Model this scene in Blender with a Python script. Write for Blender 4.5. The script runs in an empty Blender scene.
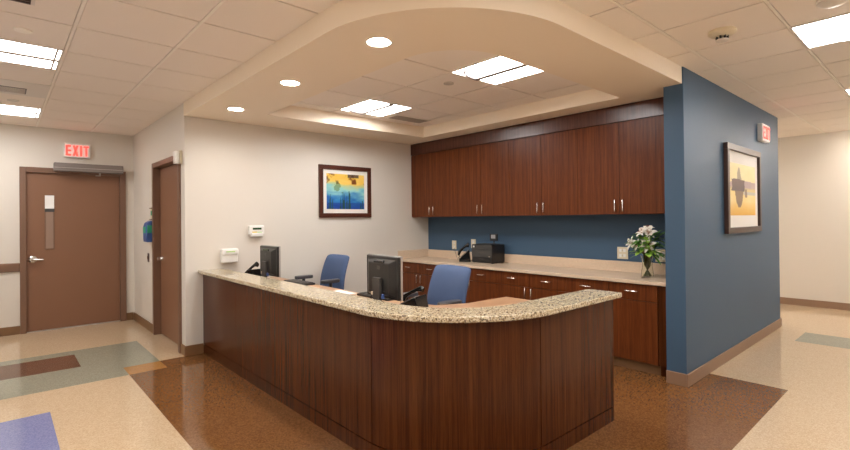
import bpy, bmesh, math, random
from math import sin, cos, pi, radians
from mathutils import Vector, Matrix
random.seed(7)
S = bpy.context.scene
COL = S.collection
ZC, ZS = 2.765, 2.62          # ceiling and soffit heights

# ---------------------------------------------------------------- materials
def srgb(r, g, b):
    f = lambda c: (c/255/12.92) if c/255 <= .04045 else ((c/255+.055)/1.055)**2.4
    return (f(r), f(g), f(b), 1)

def mat(name, col, rough=.5, metal=0, spec=.5, bump=0, bscale=200, emit=None, estr=0, coat=0, vary=0):
    m = bpy.data.materials.new(name); m.use_nodes = True
    n = m.node_tree.nodes; l = m.node_tree.links; p = n['Principled BSDF']
    p.inputs['Base Color'].default_value = col
    p.inputs['Roughness'].default_value = rough
    p.inputs['Metallic'].default_value = metal
    p.inputs['Specular IOR Level'].default_value = spec
    p.inputs['Coat Weight'].default_value = coat
    if emit:
        p.inputs['Emission Color'].default_value = emit
        p.inputs['Emission Strength'].default_value = estr
    if bump or vary:
        tc = n.new('ShaderNodeTexCoord'); nz = n.new('ShaderNodeTexNoise')
        nz.inputs['Scale'].default_value = bscale; nz.inputs['Detail'].default_value = 4
        l.new(tc.outputs['Object'], nz.inputs['Vector'])
        if bump:
            b = n.new('ShaderNodeBump'); b.inputs['Strength'].default_value = bump; b.inputs['Distance'].default_value = .002
            l.new(nz.outputs['Fac'], b.inputs['Height']); l.new(b.outputs['Normal'], p.inputs['Normal'])
        if vary:
            r = n.new('ShaderNodeValToRGB')
            r.color_ramp.elements[0].position = .3; r.color_ramp.elements[1].position = .7
            r.color_ramp.elements[0].color = tuple(c*(1-vary) for c in col[:3])+(1,)
            r.color_ramp.elements[1].color = tuple(min(1, c*(1+vary)) for c in col[:3])+(1,)
            l.new(nz.outputs['Fac'], r.inputs['Fac']); l.new(r.outputs['Color'], p.inputs['Base Color'])
    return m

def wood_mat(name, dark, mid, light, rough=.28, axis='z', coat=.0, spec=.22):
    m = bpy.data.materials.new(name); m.use_nodes = True
    n = m.node_tree.nodes; l = m.node_tree.links; p = n['Principled BSDF']
    p.inputs['Roughness'].default_value = rough; p.inputs['Coat Weight'].default_value = coat
    p.inputs['Specular IOR Level'].default_value = spec
    tc = n.new('ShaderNodeTexCoord')
    def nz(sc, detail, dist=0):
        mp = n.new('ShaderNodeMapping'); mp.inputs['Scale'].default_value = sc
        t = n.new('ShaderNodeTexNoise'); t.inputs['Scale'].default_value = 1; t.inputs['Detail'].default_value = detail
        t.inputs['Distortion'].default_value = dist
        l.new(tc.outputs['Object'], mp.inputs['Vector']); l.new(mp.outputs['Vector'], t.inputs['Vector']); return t
    k = {'z': lambda a, b: (a, a, b), 'y': lambda a, b: (a, b, a)}[axis]
    broad = nz(k(34, .8), 3, .3); fine = nz(k(110, 1.6), 4, .2); pore = nz(k(300, 7), 2)
    mx = n.new('ShaderNodeMix'); mx.data_type = 'FLOAT'; mx.inputs[0].default_value = .5
    l.new(broad.outputs['Fac'], mx.inputs[2]); l.new(fine.outputs['Fac'], mx.inputs[3])
    r = n.new('ShaderNodeValToRGB'); e = r.color_ramp.elements
    e[0].position = .27; e[0].color = dark; e[1].position = .76; e[1].color = light
    x = e.new(.5); x.color = mid
    l.new(mx.outputs[0], r.inputs['Fac'])
    m2 = n.new('ShaderNodeMix'); m2.data_type = 'RGBA'; m2.blend_type = 'MULTIPLY'; m2.inputs[0].default_value = .4
    r2 = n.new('ShaderNodeValToRGB'); r2.color_ramp.elements[0].position = .36; r2.color_ramp.elements[1].position = .5
    r2.color_ramp.elements[0].color = (.35, .3, .3, 1)
    l.new(pore.outputs['Fac'], r2.inputs['Fac'])
    l.new(r.outputs['Color'], m2.inputs[6]); l.new(r2.outputs['Color'], m2.inputs[7])
    l.new(m2.outputs[2], p.inputs['Base Color'])
    return m

def speckle_mat(name, base, lo, hi, scale=120, rough=.15, amount=.5, stops=None, spec=.5):
    """terrazzo / vinyl / granite: cell flecks of a few colours over a base"""
    m = bpy.data.materials.new(name); m.use_nodes = True
    n = m.node_tree.nodes; l = m.node_tree.links; p = n['Principled BSDF']
    p.inputs['Roughness'].default_value = rough; p.inputs['Specular IOR Level'].default_value = spec
    tc = n.new('ShaderNodeTexCoord')
    wz = n.new('ShaderNodeTexNoise'); wz.inputs['Scale'].default_value = scale*.6
    l.new(tc.outputs['Object'], wz.inputs['Vector'])
    va = n.new('ShaderNodeVectorMath'); va.operation = 'SCALE'; va.inputs['Scale'].default_value = 1.2/scale
    l.new(wz.outputs['Color'], va.inputs[0])
    ad = n.new('ShaderNodeVectorMath'); ad.operation = 'ADD'
    l.new(tc.outputs['Object'], ad.inputs[0]); l.new(va.outputs[0], ad.inputs[1])
    v = n.new('ShaderNodeTexVoronoi'); v.inputs['Scale'].default_value = scale
    l.new(ad.outputs[0], v.inputs['Vector'])
    sp = n.new('ShaderNodeSeparateColor'); l.new(v.outputs['Color'], sp.inputs[0])
    r = n.new('ShaderNodeValToRGB'); cr = r.color_ramp
    if stops is None: stops = [(0, lo), (.5, base), (1, hi)]
    cr.elements[0].position, cr.elements[0].color = stops[0]
    cr.elements[1].position, cr.elements[1].color = stops[-1]
    for s in stops[1:-1]:
        x = cr.elements.new(s[0]); x.color = s[1]
    l.new(sp.outputs[0], r.inputs['Fac'])
    mx = n.new('ShaderNodeMix'); mx.data_type = 'RGBA'; mx.inputs[0].default_value = amount
    mx.inputs[6].default_value = base; l.new(r.outputs['Color'], mx.inputs[7])
    l.new(mx.outputs[2], p.inputs['Base Color'])
    return m

def attr_mat(name, rough=.4):
    m = bpy.data.materials.new(name); m.use_nodes = True
    n = m.node_tree.nodes; l = m.node_tree.links; p = n['Principled BSDF']
    a = n.new('ShaderNodeAttribute'); a.attribute_name = 'ink'
    l.new(a.outputs['Color'], p.inputs['Base Color']); p.inputs['Roughness'].default_value = rough
    return m

M = {}
M['wall'] = mat('cream_wall_paint', (.70, .655, .59, 1), .55, bump=.05, bscale=350)
M['soffit'] = mat('tan_soffit_paint', (.87, .76, .61, 1), .6, bump=.05, bscale=350)
M['blue'] = mat('slate_blue_wall_paint', (.055, .105, .172, 1), .45, spec=.3, bump=.05, bscale=350)
M['tile'] = mat('acoustic_tile', (.88, .81, .735, 1), .9, bump=.5, bscale=260, vary=.03)
M['tbar'] = mat('ceiling_grid_metal', (.93, .88, .80, 1), .5)
M['reveal'] = mat('shaded_tile_reveal', (.34, .27, .21, 1), .8)  # brown put on the grid plane as the shadow in the tile gaps
M['wood'] = wood_mat('cherry_veneer', (.055, .013, .004, 1), (.13, .034, .009, 1), (.20, .060, .016, 1), .32)
M['wood_dark'] = wood_mat('dark_desk_veneer', (.026, .007, .002, 1), (.075, .020, .005, 1), (.125, .038, .010, 1), .25)
M['fascia'] = wood_mat('polished_fascia_veneer', (.035, .011, .008, 1), (.085, .026, .016, 1), (.13, .042, .025, 1), .26, spec=.6)
M['groove'] = mat('dark_groove', (.008, .004, .003, 1), .6)
M['granite'] = speckle_mat('speckled_granite', (.52, .42, .28, 1), None, None, 130, .1, .85,
    [(0, (.05, .035, .025, 1)), (.12, (.10, .07, .045, 1)), (.2, (.27, .185, .10, 1)), (.45, (.50, .41, .26, 1)), (.7, (.62, .54, .38, 1)), (1, (.76, .70, .56, 1))])
M['laminate'] = speckle_mat('sand_laminate', (.67, .52, .38, 1), (.50, .37, .25, 1), (.80, .67, .52, 1), 300, .3, .5)
M['worktop'] = mat('tan_worktop_laminate', (.42, .24, .13, 1), .35)
M['f_beige'] = speckle_mat('beige_vinyl', (.55, .41, .265, 1), (.42, .29, .17, 1), (.66, .52, .36, 1), 150, .085, .6)
M['f_dark'] = speckle_mat('dark_brown_vinyl', (.175, .074, .023, 1), (.10, .038, .011, 1), (.27, .125, .045, 1), 140, .085, .6, spec=.5)
M['f_green'] = speckle_mat('sage_grey_vinyl', (.28, .275, .205, 1), (.2, .195, .14, 1), (.38, .37, .29, 1), 150, .085, .55)
M['f_brown'] = speckle_mat('brown_vinyl', (.13, .06, .035, 1), (.08, .035, .02, 1), (.18, .09, .055, 1), 150, .085, .6)
M['f_orange'] = speckle_mat('orange_vinyl', (.38, .19, .06, 1), (.3, .14, .04, 1), (.48, .26, .1, 1), 150, .085, .5)
M['f_blue'] = speckle_mat('lavender_blue_vinyl', (.19, .21, .39, 1), (.13, .15, .30, 1), (.28, .30, .49, 1), 150, .085, .55)
M['base_d'] = mat('brown_cove_base', (.20, .105, .045, 1), .45)
M['base_l'] = mat('tan_cove_base', (.27, .165, .105, 1), .45)
M['door'] = mat('brown_door_paint', (.23, .11, .06, 1), .4)
M['frame'] = mat('brown_frame_paint', (.185, .098, .06, 1), .38)
M['steel'] = mat('brushed_steel', (.55, .53, .5, 1), .3, 1)
M['alu'] = mat('grey_aluminium', (.24, .21, .2, 1), .4, .4)
M['alu2'] = mat('light_grey_metal', (.45, .4, .35, 1), .5)
M['silver'] = mat('silver_plastic', (.42, .4, .38, 1), .35, .3)
M['chrome'] = mat('satin_nickel', (.7, .68, .65, 1), .22, 1)
M['white'] = mat('white_plastic', (.78, .77, .74, 1), .4)
M['ivory'] = mat('ivory_plastic', (.70, .62, .45, 1), .4)
M['black'] = mat('black_plastic', (.016, .015, .015, 1), .35)
M['blackg'] = mat('black_gloss_plastic', (.01, .01, .01, 1), .12)
M['dgrey'] = mat('dark_grey_plastic', (.05, .048, .046, 1), .4)
M['screen'] = mat('dark_screen', (.012, .013, .016, 1), .08)
M['fabric'] = mat('blue_upholstery', (.06, .098, .20, 1), .8, bump=.3, bscale=900, vary=.06)
M['pad'] = mat('grey_arm_pad', (.06, .055, .058, 1), .35)
M['lens'] = mat('lit_troffer_lens', (.9, .9, .9, 1), .5, emit=(1, .985, .97, 1), estr=6.3)
M['lens2'] = mat('lit_perforated_lens', (.9, .9, .9, 1), .5, emit=(1, .98, .96, 1), estr=5)
M['lens_tray'] = mat('lit_tray_lens', (.9, .9, .9, 1), .5, emit=(1, .985, .97, 1), estr=16)
M['lens_tray2'] = mat('lit_tray_perforated_lens', (.9, .9, .9, 1), .5, emit=(1, .98, .96, 1), estr=9)
M['can'] = mat('lit_downlight_lens', (.9, .9, .9, 1), .5, emit=(1, .95, .88, 1), estr=88)
M['trimw'] = mat('white_light_trim', (.72, .68, .62, 1), .4)
M['red'] = mat('red_lit_letter', (.8, .05, .03, 1), .5, emit=(1, .035, .025, 1), estr=1.3)
M['signw'] = mat('sign_face', (.72, .7, .68, 1), .4, emit=(1, .8, .75, 1), estr=.05)
M['pframe'] = mat('dark_mahogany_frame', (.075, .022, .012, 1), .3)
M['pframe2'] = mat('dark_walnut_frame', (.045, .02, .014, 1), .35)
M['mat_board'] = mat('white_mat_board', (.82, .79, .74, 1), .8)
M['ink'] = attr_mat('painted_print')
M['leaf'] = mat('leaf_green', (.08, .24, .03, 1), .45, bscale=60, vary=.4)
M['leafl'] = mat('light_leaf_green', (.30, .50, .07, 1), .45, bscale=60, vary=.3)
M['stem'] = mat('stem_green', (.13, .12, .04, 1), .5)
M['petal'] = mat('white_petal', (.86, .83, .76, 1), .5)
M['stamen'] = mat('rust_stamen', (.35, .12, .03, 1), .6)
M['bracket'] = mat('wall_green_pad', (.03, .35, .2, 1), .4)
M['bluep'] = mat('blue_plastic', (.05, .11, .33, 1), .35)
M['lcd'] = mat('dark_green_display', (.02, .07, .02, 1), .2)
M['lime'] = mat('lime_print', (.35, .62, .15, 1), .5)
M['yellow'] = mat('yellow_print', (.75, .55, .05, 1), .5)
M['paper'] = mat('white_paper', (.85, .84, .82, 1), .7)
g = bpy.data.materials.new('clear_glass'); g.use_nodes = True
p = g.node_tree.nodes['Principled BSDF']
p.inputs['Transmission Weight'].default_value = 1; p.inputs['Roughness'].default_value = .02; p.inputs['IOR'].default_value = 1.3
p.inputs['Base Color'].default_value = (.93, .95, .9, 1)
M['glass'] = g
M['pane'] = mat('wired_door_glass', (.30, .2, .15, 1), .12, bump=.2, bscale=120)

# ---------------------------------------------------------------- mesh helpers
def link(name, bm, m, parent=None, smooth=False, bevel=0, loc=None, seg=2):
    me = bpy.data.meshes.new(name)
    bmesh.ops.recalc_face_normals(bm, faces=bm.faces)
    bm.to_mesh(me); bm.free()
    for k in (m if isinstance(m, (list, tuple)) else [m]): me.materials.append(k)
    if smooth:
        me.shade_smooth(); me.set_sharp_from_angle(angle=radians(38))
    o = bpy.data.objects.new(name, me); COL.objects.link(o)
    if parent: o.parent = parent
    if loc: o.location = loc
    if bevel:
        b = o.modifiers.new('edge', 'BEVEL'); b.width = bevel; b.segments = seg
        b.limit_method = 'ANGLE'; b.angle_limit = radians(40)
    return o

def box(bm, x0, x1, y0, y1, z0, z1, mi=0):
    v = [bm.verts.new((x, y, z)) for z in (z0, z1) for x, y in ((x0, y0), (x1, y0), (x1, y1), (x0, y1))]
    fs = [bm.faces.new([v[i] for i in f]) for f in ((3, 2, 1, 0), (4, 5, 6, 7), (0, 1, 5, 4), (1, 2, 6, 5), (2, 3, 7, 6), (3, 0, 4, 7))]
    for f in fs: f.material_index = mi
    return v

def B(*a, **k):
    bm = bmesh.new(); box(bm, *a, **k); return bm

def boxes(*L):
    bm = bmesh.new()
    for a in L: box(bm, *a)
    return bm

def prism(bm, pts, z0, z1, mi=0):
    lo = [bm.verts.new((x, y, z0)) for x, y in pts]; hi = [bm.verts.new((x, y, z1)) for x, y in pts]
    n = len(pts)
    fs = [bm.faces.new(lo[::-1]), bm.faces.new(hi)]
    for i in range(n): fs.append(bm.faces.new([lo[i], lo[(i+1) % n], hi[(i+1) % n], hi[i]]))
    for f in fs: f.material_index = mi

def ring(bm, c, r, ax, n):
    ax = Vector(ax).normalized(); u = ax.orthogonal().normalized(); w = ax.cross(u)
    return [bm.verts.new(Vector(c)+r*(cos(2*pi*i/n)*u+sin(2*pi*i/n)*w)) for i in range(n)]

def tube(bm, pts, r, n=8, mi=0):
    pts = [Vector(p) for p in pts]; rs = r if isinstance(r, (list, tuple)) else [r]*len(pts)
    prev = None; u = None
    for i, p in enumerate(pts):
        d = (pts[min(i+1, len(pts)-1)]-pts[max(i-1, 0)]).normalized()
        if u is None: u = d.orthogonal().normalized()
        u = (u-d*u.dot(d)).normalized(); w = d.cross(u)
        R = [bm.verts.new(p+rs[i]*(cos(2*pi*k/n)*u+sin(2*pi*k/n)*w)) for k in range(n)]
        if prev:
            for k in range(n):
                f = bm.faces.new([prev[k], prev[(k+1) % n], R[(k+1) % n], R[k]]); f.material_index = mi
        else: bm.faces.new(R[::-1]).material_index = mi
        prev = R
    bm.faces.new(prev).material_index = mi

def lathe(bm, prof, n=24, c=(0, 0, 0), mi=0, cap=True):
    prev = None
    for r, z in prof:
        R = [bm.verts.new((c[0]+r*cos(2*pi*k/n), c[1]+r*sin(2*pi*k/n), c[2]+z)) for k in range(n)]
        if prev:
            for k in range(n): bm.faces.new([prev[k], prev[(k+1) % n], R[(k+1) % n], R[k]]).material_index = mi
        elif cap: bm.faces.new(R[::-1]).material_index = mi
        prev = R
    if cap: bm.faces.new(prev).material_index = mi

def tag(o, label=None, cat=None, group=None, kind=None):
    if label: o['label'] = label
    if cat: o['category'] = cat
    if group: o['group'] = group
    if kind: o['kind'] = kind
    return o

def thing(name, label, cat, loc=(0, 0, 0), rz=0, group=None):
    o = bpy.data.objects.new(name, None); COL.objects.link(o); o.empty_display_size = .1
    o.location = loc; o.rotation_euler = (0, 0, rz)
    return tag(o, label, cat, group)

def struct(name, bm, m, **k):
    return tag(link(name, bm, m, **k), kind='structure')

def dup(root, loc, rz=None, label=None, group=None):
    r = root.copy(); COL.objects.link(r); r.location = loc
    if rz is not None: r.rotation_euler = (0, 0, rz)
    if label: r['label'] = label
    if group: r['group'] = group
    for ch in list(root.children):
        c = ch.copy(); COL.objects.link(c); c.parent = r
        for g_ in list(ch.children):
            d = g_.copy(); COL.objects.link(d); d.parent = c
    return r

def arc(cx, cy, r, a0, a1, n=24):
    return [(cx+r*cos(radians(a0+(a1-a0)*i/n)), cy+r*sin(radians(a0+(a1-a0)*i/n))) for i in range(n+1)]

# ---------------------------------------------------------------- room shell
XL, YB, XR = -1.45, -1.55, 9.7    # left corridor wall, wall behind, far right wall

# floor: one mesh whose cells carry the vinyl colours
xs = [-1.45, .285, .61, .92, 1.25, 4.93, 6.92, 7.52, 9.9]
ys = [-1.55, .945, 1.26, 3.9-.9, 4.70, 5.30, 5.60, 5.95, 6.54, 6.74, 8.4]
def floor_kind(x, y):
    if x < .285 and 3.0 < y < 4.70: return 5
    if x < .61 and 5.95 < y < 6.54: return 3
    if .92 < x < 1.25 and 5.30 < y < 5.60: return 4
    if x < 1.25 and 5.30 < y < 6.74: return 2
    if .92 < x < 4.93 and .945 < y < 5.60 and (y < 5.3 or x > 1.25): return 1
    if .92 < x < 1.25 and y < 5.3 and y > .945: return 1
    if x > 4.93: 
        if 6.92 < x < 7.52 and y < 1.26 and y > .945-1.2: return 2
        return 0
    if x < 6 and y > 5.6: return 0
    return 0
ys2 = sorted(set(ys+[-.255])); xs2 = sorted(xs)
bm = bmesh.new()
for i in range(len(xs2)-1):
    for j in range(len(ys2)-1):
        x0, x1, y0, y1 = xs2[i], xs2[i+1], ys2[j], ys2[j+1]
        v = [bm.verts.new(q) for q in ((x0, y0, 0), (x1, y0, 0), (x1, y1, 0), (x0, y1, 0))]
        bm.faces.new(v).material_index = floor_kind((x0+x1)/2, (y0+y1)/2)
bmesh.ops.remove_doubles(bm, verts=bm.verts, dist=1e-4)
struct('floor', bm, [M['f_beige'], M['f_dark'], M['f_green'], M['f_brown'], M['f_orange'], M['f_blue']])

# walls
T = .1
struct('wall_picture', B(1.505, 5.2, 5.6, 5.7, 0, ZC+.05), M['wall'])
struct('wall_cabinets', B(5.09, 5.2, 1.715, 5.6, 0, ZC+.05), M['blue'])
struct('wall_blue', boxes((4.4, 7.7, 1.55, 1.715, 0, ZC+.05)), M['blue'], bevel=.003)
struct('wall_right', B(9.7, 9.8, YB, 6.1, 0, ZC+.05), M['wall'])
struct('wall_side_passage', B(7.6, 7.7, 1.715, 6.0, 0, ZC+.05), M['wall'])
struct('wall_passage_end', B(7.6, 9.7, 6.0, 6.1, 0, ZC+.05), M['wall'])
bm = bmesh.new()
DY0, DY1, DH = 5.80, 6.95, 2.18     # side door opening
for a in ((1.505, 1.6, 5.7, DY0, 0, ZC+.05), (1.505, 1.6, DY1, 8.36, 0, ZC+.05), (1.505, 1.6, DY0, DY1, DH, ZC+.05)): box(bm, *a)
struct('wall_side_door', bm, M['wall'])
EX0, EX1 = .235, 1.345
struct('wall_exit', boxes((XL, EX0, 8.26, 8.36, 0, ZC+.05), (EX1, 1.505, 8.26, 8.36, 0, ZC+.05), (EX0, EX1, 8.26, 8.36, 2.18, ZC+.05)), M['wall'])
struct('wall_left', B(XL-.1, XL, YB, 8.36, 0, ZC+.05), M['wall'])
struct('wall_back', B(XL, XR, YB-.1, YB, 0, ZC+.05), M['wall'])

# baseboards
bh = .11
struct('baseboard_exit', boxes((XL, .195, 8.245, 8.26, 0, bh), (1.40, 1.49, 8.245, 8.26, 0, bh)), M['base_d'], bevel=.004)
struct('baseboard_side_door', boxes((1.49, 1.505, 7.005, 8.245, 0, bh), (1.49, 1.505, 5.6, 5.745, 0, bh)), M['base_d'], bevel=.004)
struct('baseboard_picture', B(1.49, 1.683, 5.585, 5.6, 0, bh), M['base_d'], bevel=.004)
struct('baseboard_blue', boxes((4.387, 7.715, 1.535, 1.55, 0, bh), (4.387, 4.4, 1.55, 1.715, 0, bh)), M['base_l'], bevel=.004)
struct('baseboard_right', B(9.685, 9.7, YB, 6.0, 0, bh), M['base_l'], bevel=.004)
struct('baseboard_left', B(XL, XL+.015, YB, 8.26, 0, bh), M['base_d'], bevel=.004)
struct('baseboard_back', B(XL, XR, YB, YB+.015, 0, bh), M['base_l'], bevel=.004)

# suspended ceiling
def ceiling(name, regions, holes=()):
    bm = bmesh.new(); G = ZC+.010
    for (x0, x1, y0, y1, px, py, hx, hy) in regions:
        v = [bm.verts.new(q) for q in ((x0, y0, G), (x0, y1, G), (x1, y1, G), (x1, y0, G))]
        bm.faces.new(v).material_index = 1
        i0 = math.floor((x0-px)/.61); i1 = math.ceil((x1-px)/.61)
        if hx > hy:       # main runners along y: a white flange level with the tiles
            for i in range(i0, i1+1):
                q = px+i*.61
                if x0+.02 < q < x1-.02: box(bm, q-.0095, q+.0095, y0, y1, ZC-.003, G, 2)
        elif hy > hx:
            for j in range(math.floor((y0-py)/.61), math.ceil((y1-py)/.61)+1):
                q = py+j*.61
                if y0+.02 < q < y1-.02: box(bm, x0, x1, q-.008, q+.008, ZC-.002, G, 2)
        j0 = math.floor((y0-py)/.61); j1 = math.ceil((y1-py)/.61)
        for i in range(i0, i1):
            for j in range(j0, j1):
                a0, a1 = max(x0, px+i*.61+hx), min(x1, px+(i+1)*.61-hx)
                b0, b1 = max(y0, py+j*.61+hy), min(y1, py+(j+1)*.61-hy)
                if a1-a0 < .02 or b1-b0 < .02: continue
                cx_, cy_ = (a0+a1)/2, (b0+b1)/2
                if any(h[0] < cx_ < h[1] and h[2] < cy_ < h[3] for h in holes): continue
                box(bm, a0, a1, b0, b1, ZC, G+.001)
    # roof slab above the grid
    return struct(name, bm, [M['tile'], M['reveal'], M['tbar']])
lights_L = [(-.855, .365, y, y+.61) for y in (7.52-.61, 5.06-.61, 5.06-.61-2.44, -.44)]
lights_R = [(x, x+.61, -.475, .745) for x in (4.06, 6.50, 1.62, 8.94-.0)]
vent_cell = (-.245, .365, 5.67, 6.28)
holes = lights_L+lights_R[:3]+[vent_cell]
ceiling('ceiling', [(XL, 2.0, YB, 2.6, .375, .17, .013, .008), (XL, 1.505, 2.6, 8.26, .375, .21, .013, .008), (2.0, 9.7, YB, 1.56, .40, .135, .008, .013), (7.7, 9.7, 1.56, 6.0, .40, .135, .008, .013)], holes)
tray_holes = [(2.97, 3.58, 4.19, 4.80), (2.97, 3.58, 2.34, 2.95)]
ceiling('ceiling_tray', [(2.17, 4.46, 2.14, 4.985, 2.97, 2.955-.61, .009, .009)], tray_holes)
struct('ceiling_slab', B(XL-.1, 9.8, YB-.1, 8.36, ZC+.05, ZC+.12), M['wall'])

# soffit: solid ring round the tray
outer = [(1.498, 5.6)]+arc(2.508, 2.57, 1.01, 180, 270, 40)+[(4.4, 1.56), (4.4, 1.72), (5.09, 1.72), (5.09, 5.6)]
inner = [(2.17, 4.985)]+arc(2.63, 2.60, .46, 180, 270, 28)+[(4.46, 2.14), (4.46, 4.985)]
bm = bmesh.new()
def loop_edges(pts, z):
    vs = [bm.verts.new((x, y, z)) for x, y in pts]
    return vs, [bm.edges.new((vs[i], vs[(i+1) % len(vs)])) for i in range(len(vs))]
vo, eo = loop_edges(outer, ZS); vi, ei = loop_edges(inner, ZS)
CANS = [(1.82, 4.94), (1.82, 3.71), (1.84, 2.485)]
ec = []; vc = []
for (qx, qy) in CANS:
    v_, e_ = loop_edges([(qx+.076*cos(k*pi/12), qy+.076*sin(k*pi/12)) for k in range(24)], ZS); ec += e_; vc.append(v_)
bmesh.ops.triangle_fill(bm, use_beauty=True, edges=eo+ei+ec)
def up(vs, z):
    hi = [bm.verts.new((v.co.x, v.co.y, z)) for v in vs]
    for i in range(len(vs)):
        bm.faces.new([vs[i], vs[(i+1) % len(vs)], hi[(i+1) % len(vs)], hi[i]])
up(vo, ZC+.02); up(vi, ZC+.008)
me_s = struct('ceiling_soffit', bm, M['soffit'])
me_s.data.shade_smooth(); me_s.data.set_sharp_from_angle(angle=radians(30))

# ---------------------------------------------------------------- doors
def door_lever(parent, x, y, z, into):   # into = direction the lever points
    pass
# exit door (leaf faces -Y)
struct('trim_exit_door', boxes((.195, .2625, 8.225, 8.36, 0, 2.215), (1.3225, 1.40, 8.225, 8.36, 0, 2.215), (.2625, 1.3225, 8.225, 8.36, 2.145, 2.215)), M['frame'], bevel=.004)
d = struct('door_1', B(.262, 1.323, 8.27, 8.315, .012, 2.145), M['door'], bevel=.002)
w = link('vision_panel', boxes((.455, .56, 8.262, 8.27, 1.10, 1.66)), M['frame'], d, bevel=.002)
link('vision_glass', B(.468, .548, 8.2595, 8.262, 1.115, 1.645), M['pane'], w)
link('door_threshold', B(.262, 1.323, 8.25, 8.33, 0, .01), M['steel'], d)
bm = bmesh.new(); lathe(bm, [(.048, 0), (.048, .008), (.03, .022)], 20)
bmesh.ops.rotate(bm, verts=bm.verts, cent=(0, 0, 0), matrix=Matrix.Rotation(radians(90), 3, 'X'))
bmesh.ops.translate(bm, verts=bm.verts, vec=(.325, 8.27, .975))
tube(bm, [(.325, 8.262, .975), (.325, 8.215, .975), (.34, 8.205, .975), (.44, 8.205, .97)], [.02, .018, .016, .011], 10)
link('door_handle', bm, M['chrome'], d, smooth=True)
# things on and above the exit door
t = thing('notice_paper', 'small white notice square taped above the narrow window of the exit door', 'notice', (.508, 8.262, 1.65))
link('notice_sheet', B(-.05, .05, -.006, 0, .01, .19), M['paper'], t)
link('holder_strip', B(-.052, .052, -.009, 0, -.035, .008), M['dgrey'], t)
t = thing('door_operator', 'long grey metal automatic door operator over the exit door', 'door opener', (.95, 8.26, 2.17))
link('operator_housing', B(-.40, .40, -.16, -.036, .0, .115), M['alu'], t, bevel=.008)
link('housing_lip', boxes((-.40, .40, -.165, -.16, .045, .052), (-.40, .40, -.036, 0, .05, .11)), M['steel'], t)
bm = bmesh.new(); tube(bm, [(.12, -.1, .0), (.12, -.1, -.045)], .011, 10); tube(bm, [(.12, -.1, -.04), (.07, -.1, -.04)], .008, 8)
link('operator_arm', bm, M['steel'], t, smooth=True)

def letters(w, h, dpt):
    """four stroke-built letters E X I T, each (name, bmesh), in local x to the right, z up, y toward the viewer (-)"""
    out = []; s = w*.055; lw = w*.17; gap = w*.05; x = -w*.36
    widths = [('E', lw), ('X', lw*1.1), ('I', s*1.4), ('T', lw)]
    tot = sum(a for _, a in widths)+gap*3; x = -tot/2
    for ch, cw in widths:
        bm = bmesh.new(); s = w*.064
        if ch == 'E':
            box(bm, x, x+s, -dpt, 0, 0, h)
            for zz in (0, (h-s)/2, h-s): box(bm, x+s, x+cw, -dpt, 0, zz, zz+s)
        elif ch == 'I': box(bm, x, x+s*1.15, -dpt, 0, 0, h)
        elif ch == 'T':
            box(bm, x+(cw-s)/2, x+(cw+s)/2, -dpt, 0, 0, h-s); box(bm, x, x+cw, -dpt, 0, h-s, h)
        else:
            for a, b in ((x, x+cw-s*1.15), (x+cw-s*1.15, x)):
                v = [bm.verts.new(q) for q in ((a, -dpt, 0), (a+s*1.15, -dpt, 0), (b+s*1.15, -dpt, h), (b, -dpt, h), (a, 0, 0), (a+s*1.15, 0, 0), (b+s*1.15, 0, h), (b, 0, h))]
                for f in ((0, 1, 2, 3), (7, 6, 5, 4), (0, 4, 5, 1), (1, 5, 6, 2), (2, 6, 7, 3), (3, 7, 4, 0)): bm.faces.new([v[k] for k in f])
        out.append((ch, bm)); x += cw+gap
    return out
def exit_sign(label, loc, rz=0, w=.30, h=.20):
    t = thing('exit_sign', label, 'exit sign', loc, rz)
    link('sign_housing', B(-w/2, w/2, -.055, 0, -h/2, h/2), M['white'], t, bevel=.008)
    link('sign_face', B(-w/2+.012, w/2-.012, -.059, -.055, -h/2+.012, h/2-.012), M['signw'], t, bevel=.002)
    for ch, bm in letters(w*1.15, h*.72, .004):
        bmesh.ops.translate(bm, verts=bm.verts, vec=(0, -.059, -h*.38))
        link('letter_'+ch.lower(), bm, M['red'], t)
    return t
exit_sign('white EXIT sign with red letters above the wide brown exit door', (.815, 8.26, 2.475))
exit_sign('small white EXIT sign with red letters high on the slate blue wall', (6.86, 1.55, 2.46), 0, .32, .205)

# side door (faces -X)
struct('trim_side_door', boxes((1.48, 1.6, 6.93, 7.0, 0, 2.225), (1.48, 1.6, 5.75, 5.82, 0, 2.225), (1.48, 1.6, 5.82, 6.93, 2.16, 2.225)), M['frame'], bevel=.004)
d = struct('door_2', B(1.565, 1.605, 5.825, 6.925, .012, 2.155), M['door'], bevel=.002)
bm = bmesh.new(); lathe(bm, [(.032, 0), (.032, .008), (.02, .03), (.028, .05), (.026, .065), (.01, .07)], 20)
bmesh.ops.rotate(bm, verts=bm.verts, cent=(0, 0, 0), matrix=Matrix.Rotation(radians(-90), 3, 'Y'))
bmesh.ops.translate(bm, verts=bm.verts, vec=(1.565, 6.84, .99))
link('door_handle', bm, M['chrome'], d, smooth=True)
# horizontal brown wall guard left of the exit door
tag(link('wall_guard', B(XL+.01, .195, 8.235, 8.26, .825, .94), M['frame'], bevel=.01), 'brown horizontal wall guard rail left of the exit door', 'wall guard')
# strobe box above side door
t = thing('alarm_box', 'small white box fixed above the near corner of the side door', 'alarm', (1.48, 5.74, 2.18))
link('box_body', B(-.045, 0, -.04, .04, -.075, .065), M['white'], t, bevel=.006)
link('backplate', B(0, .025, -.06, .05, -.075, .07), M['ivory'], t, bevel=.003)
link('strobe_lens', B(-.052, -.045, -.025, .03, .01, .06), M['paper'], t, bevel=.003)
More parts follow.
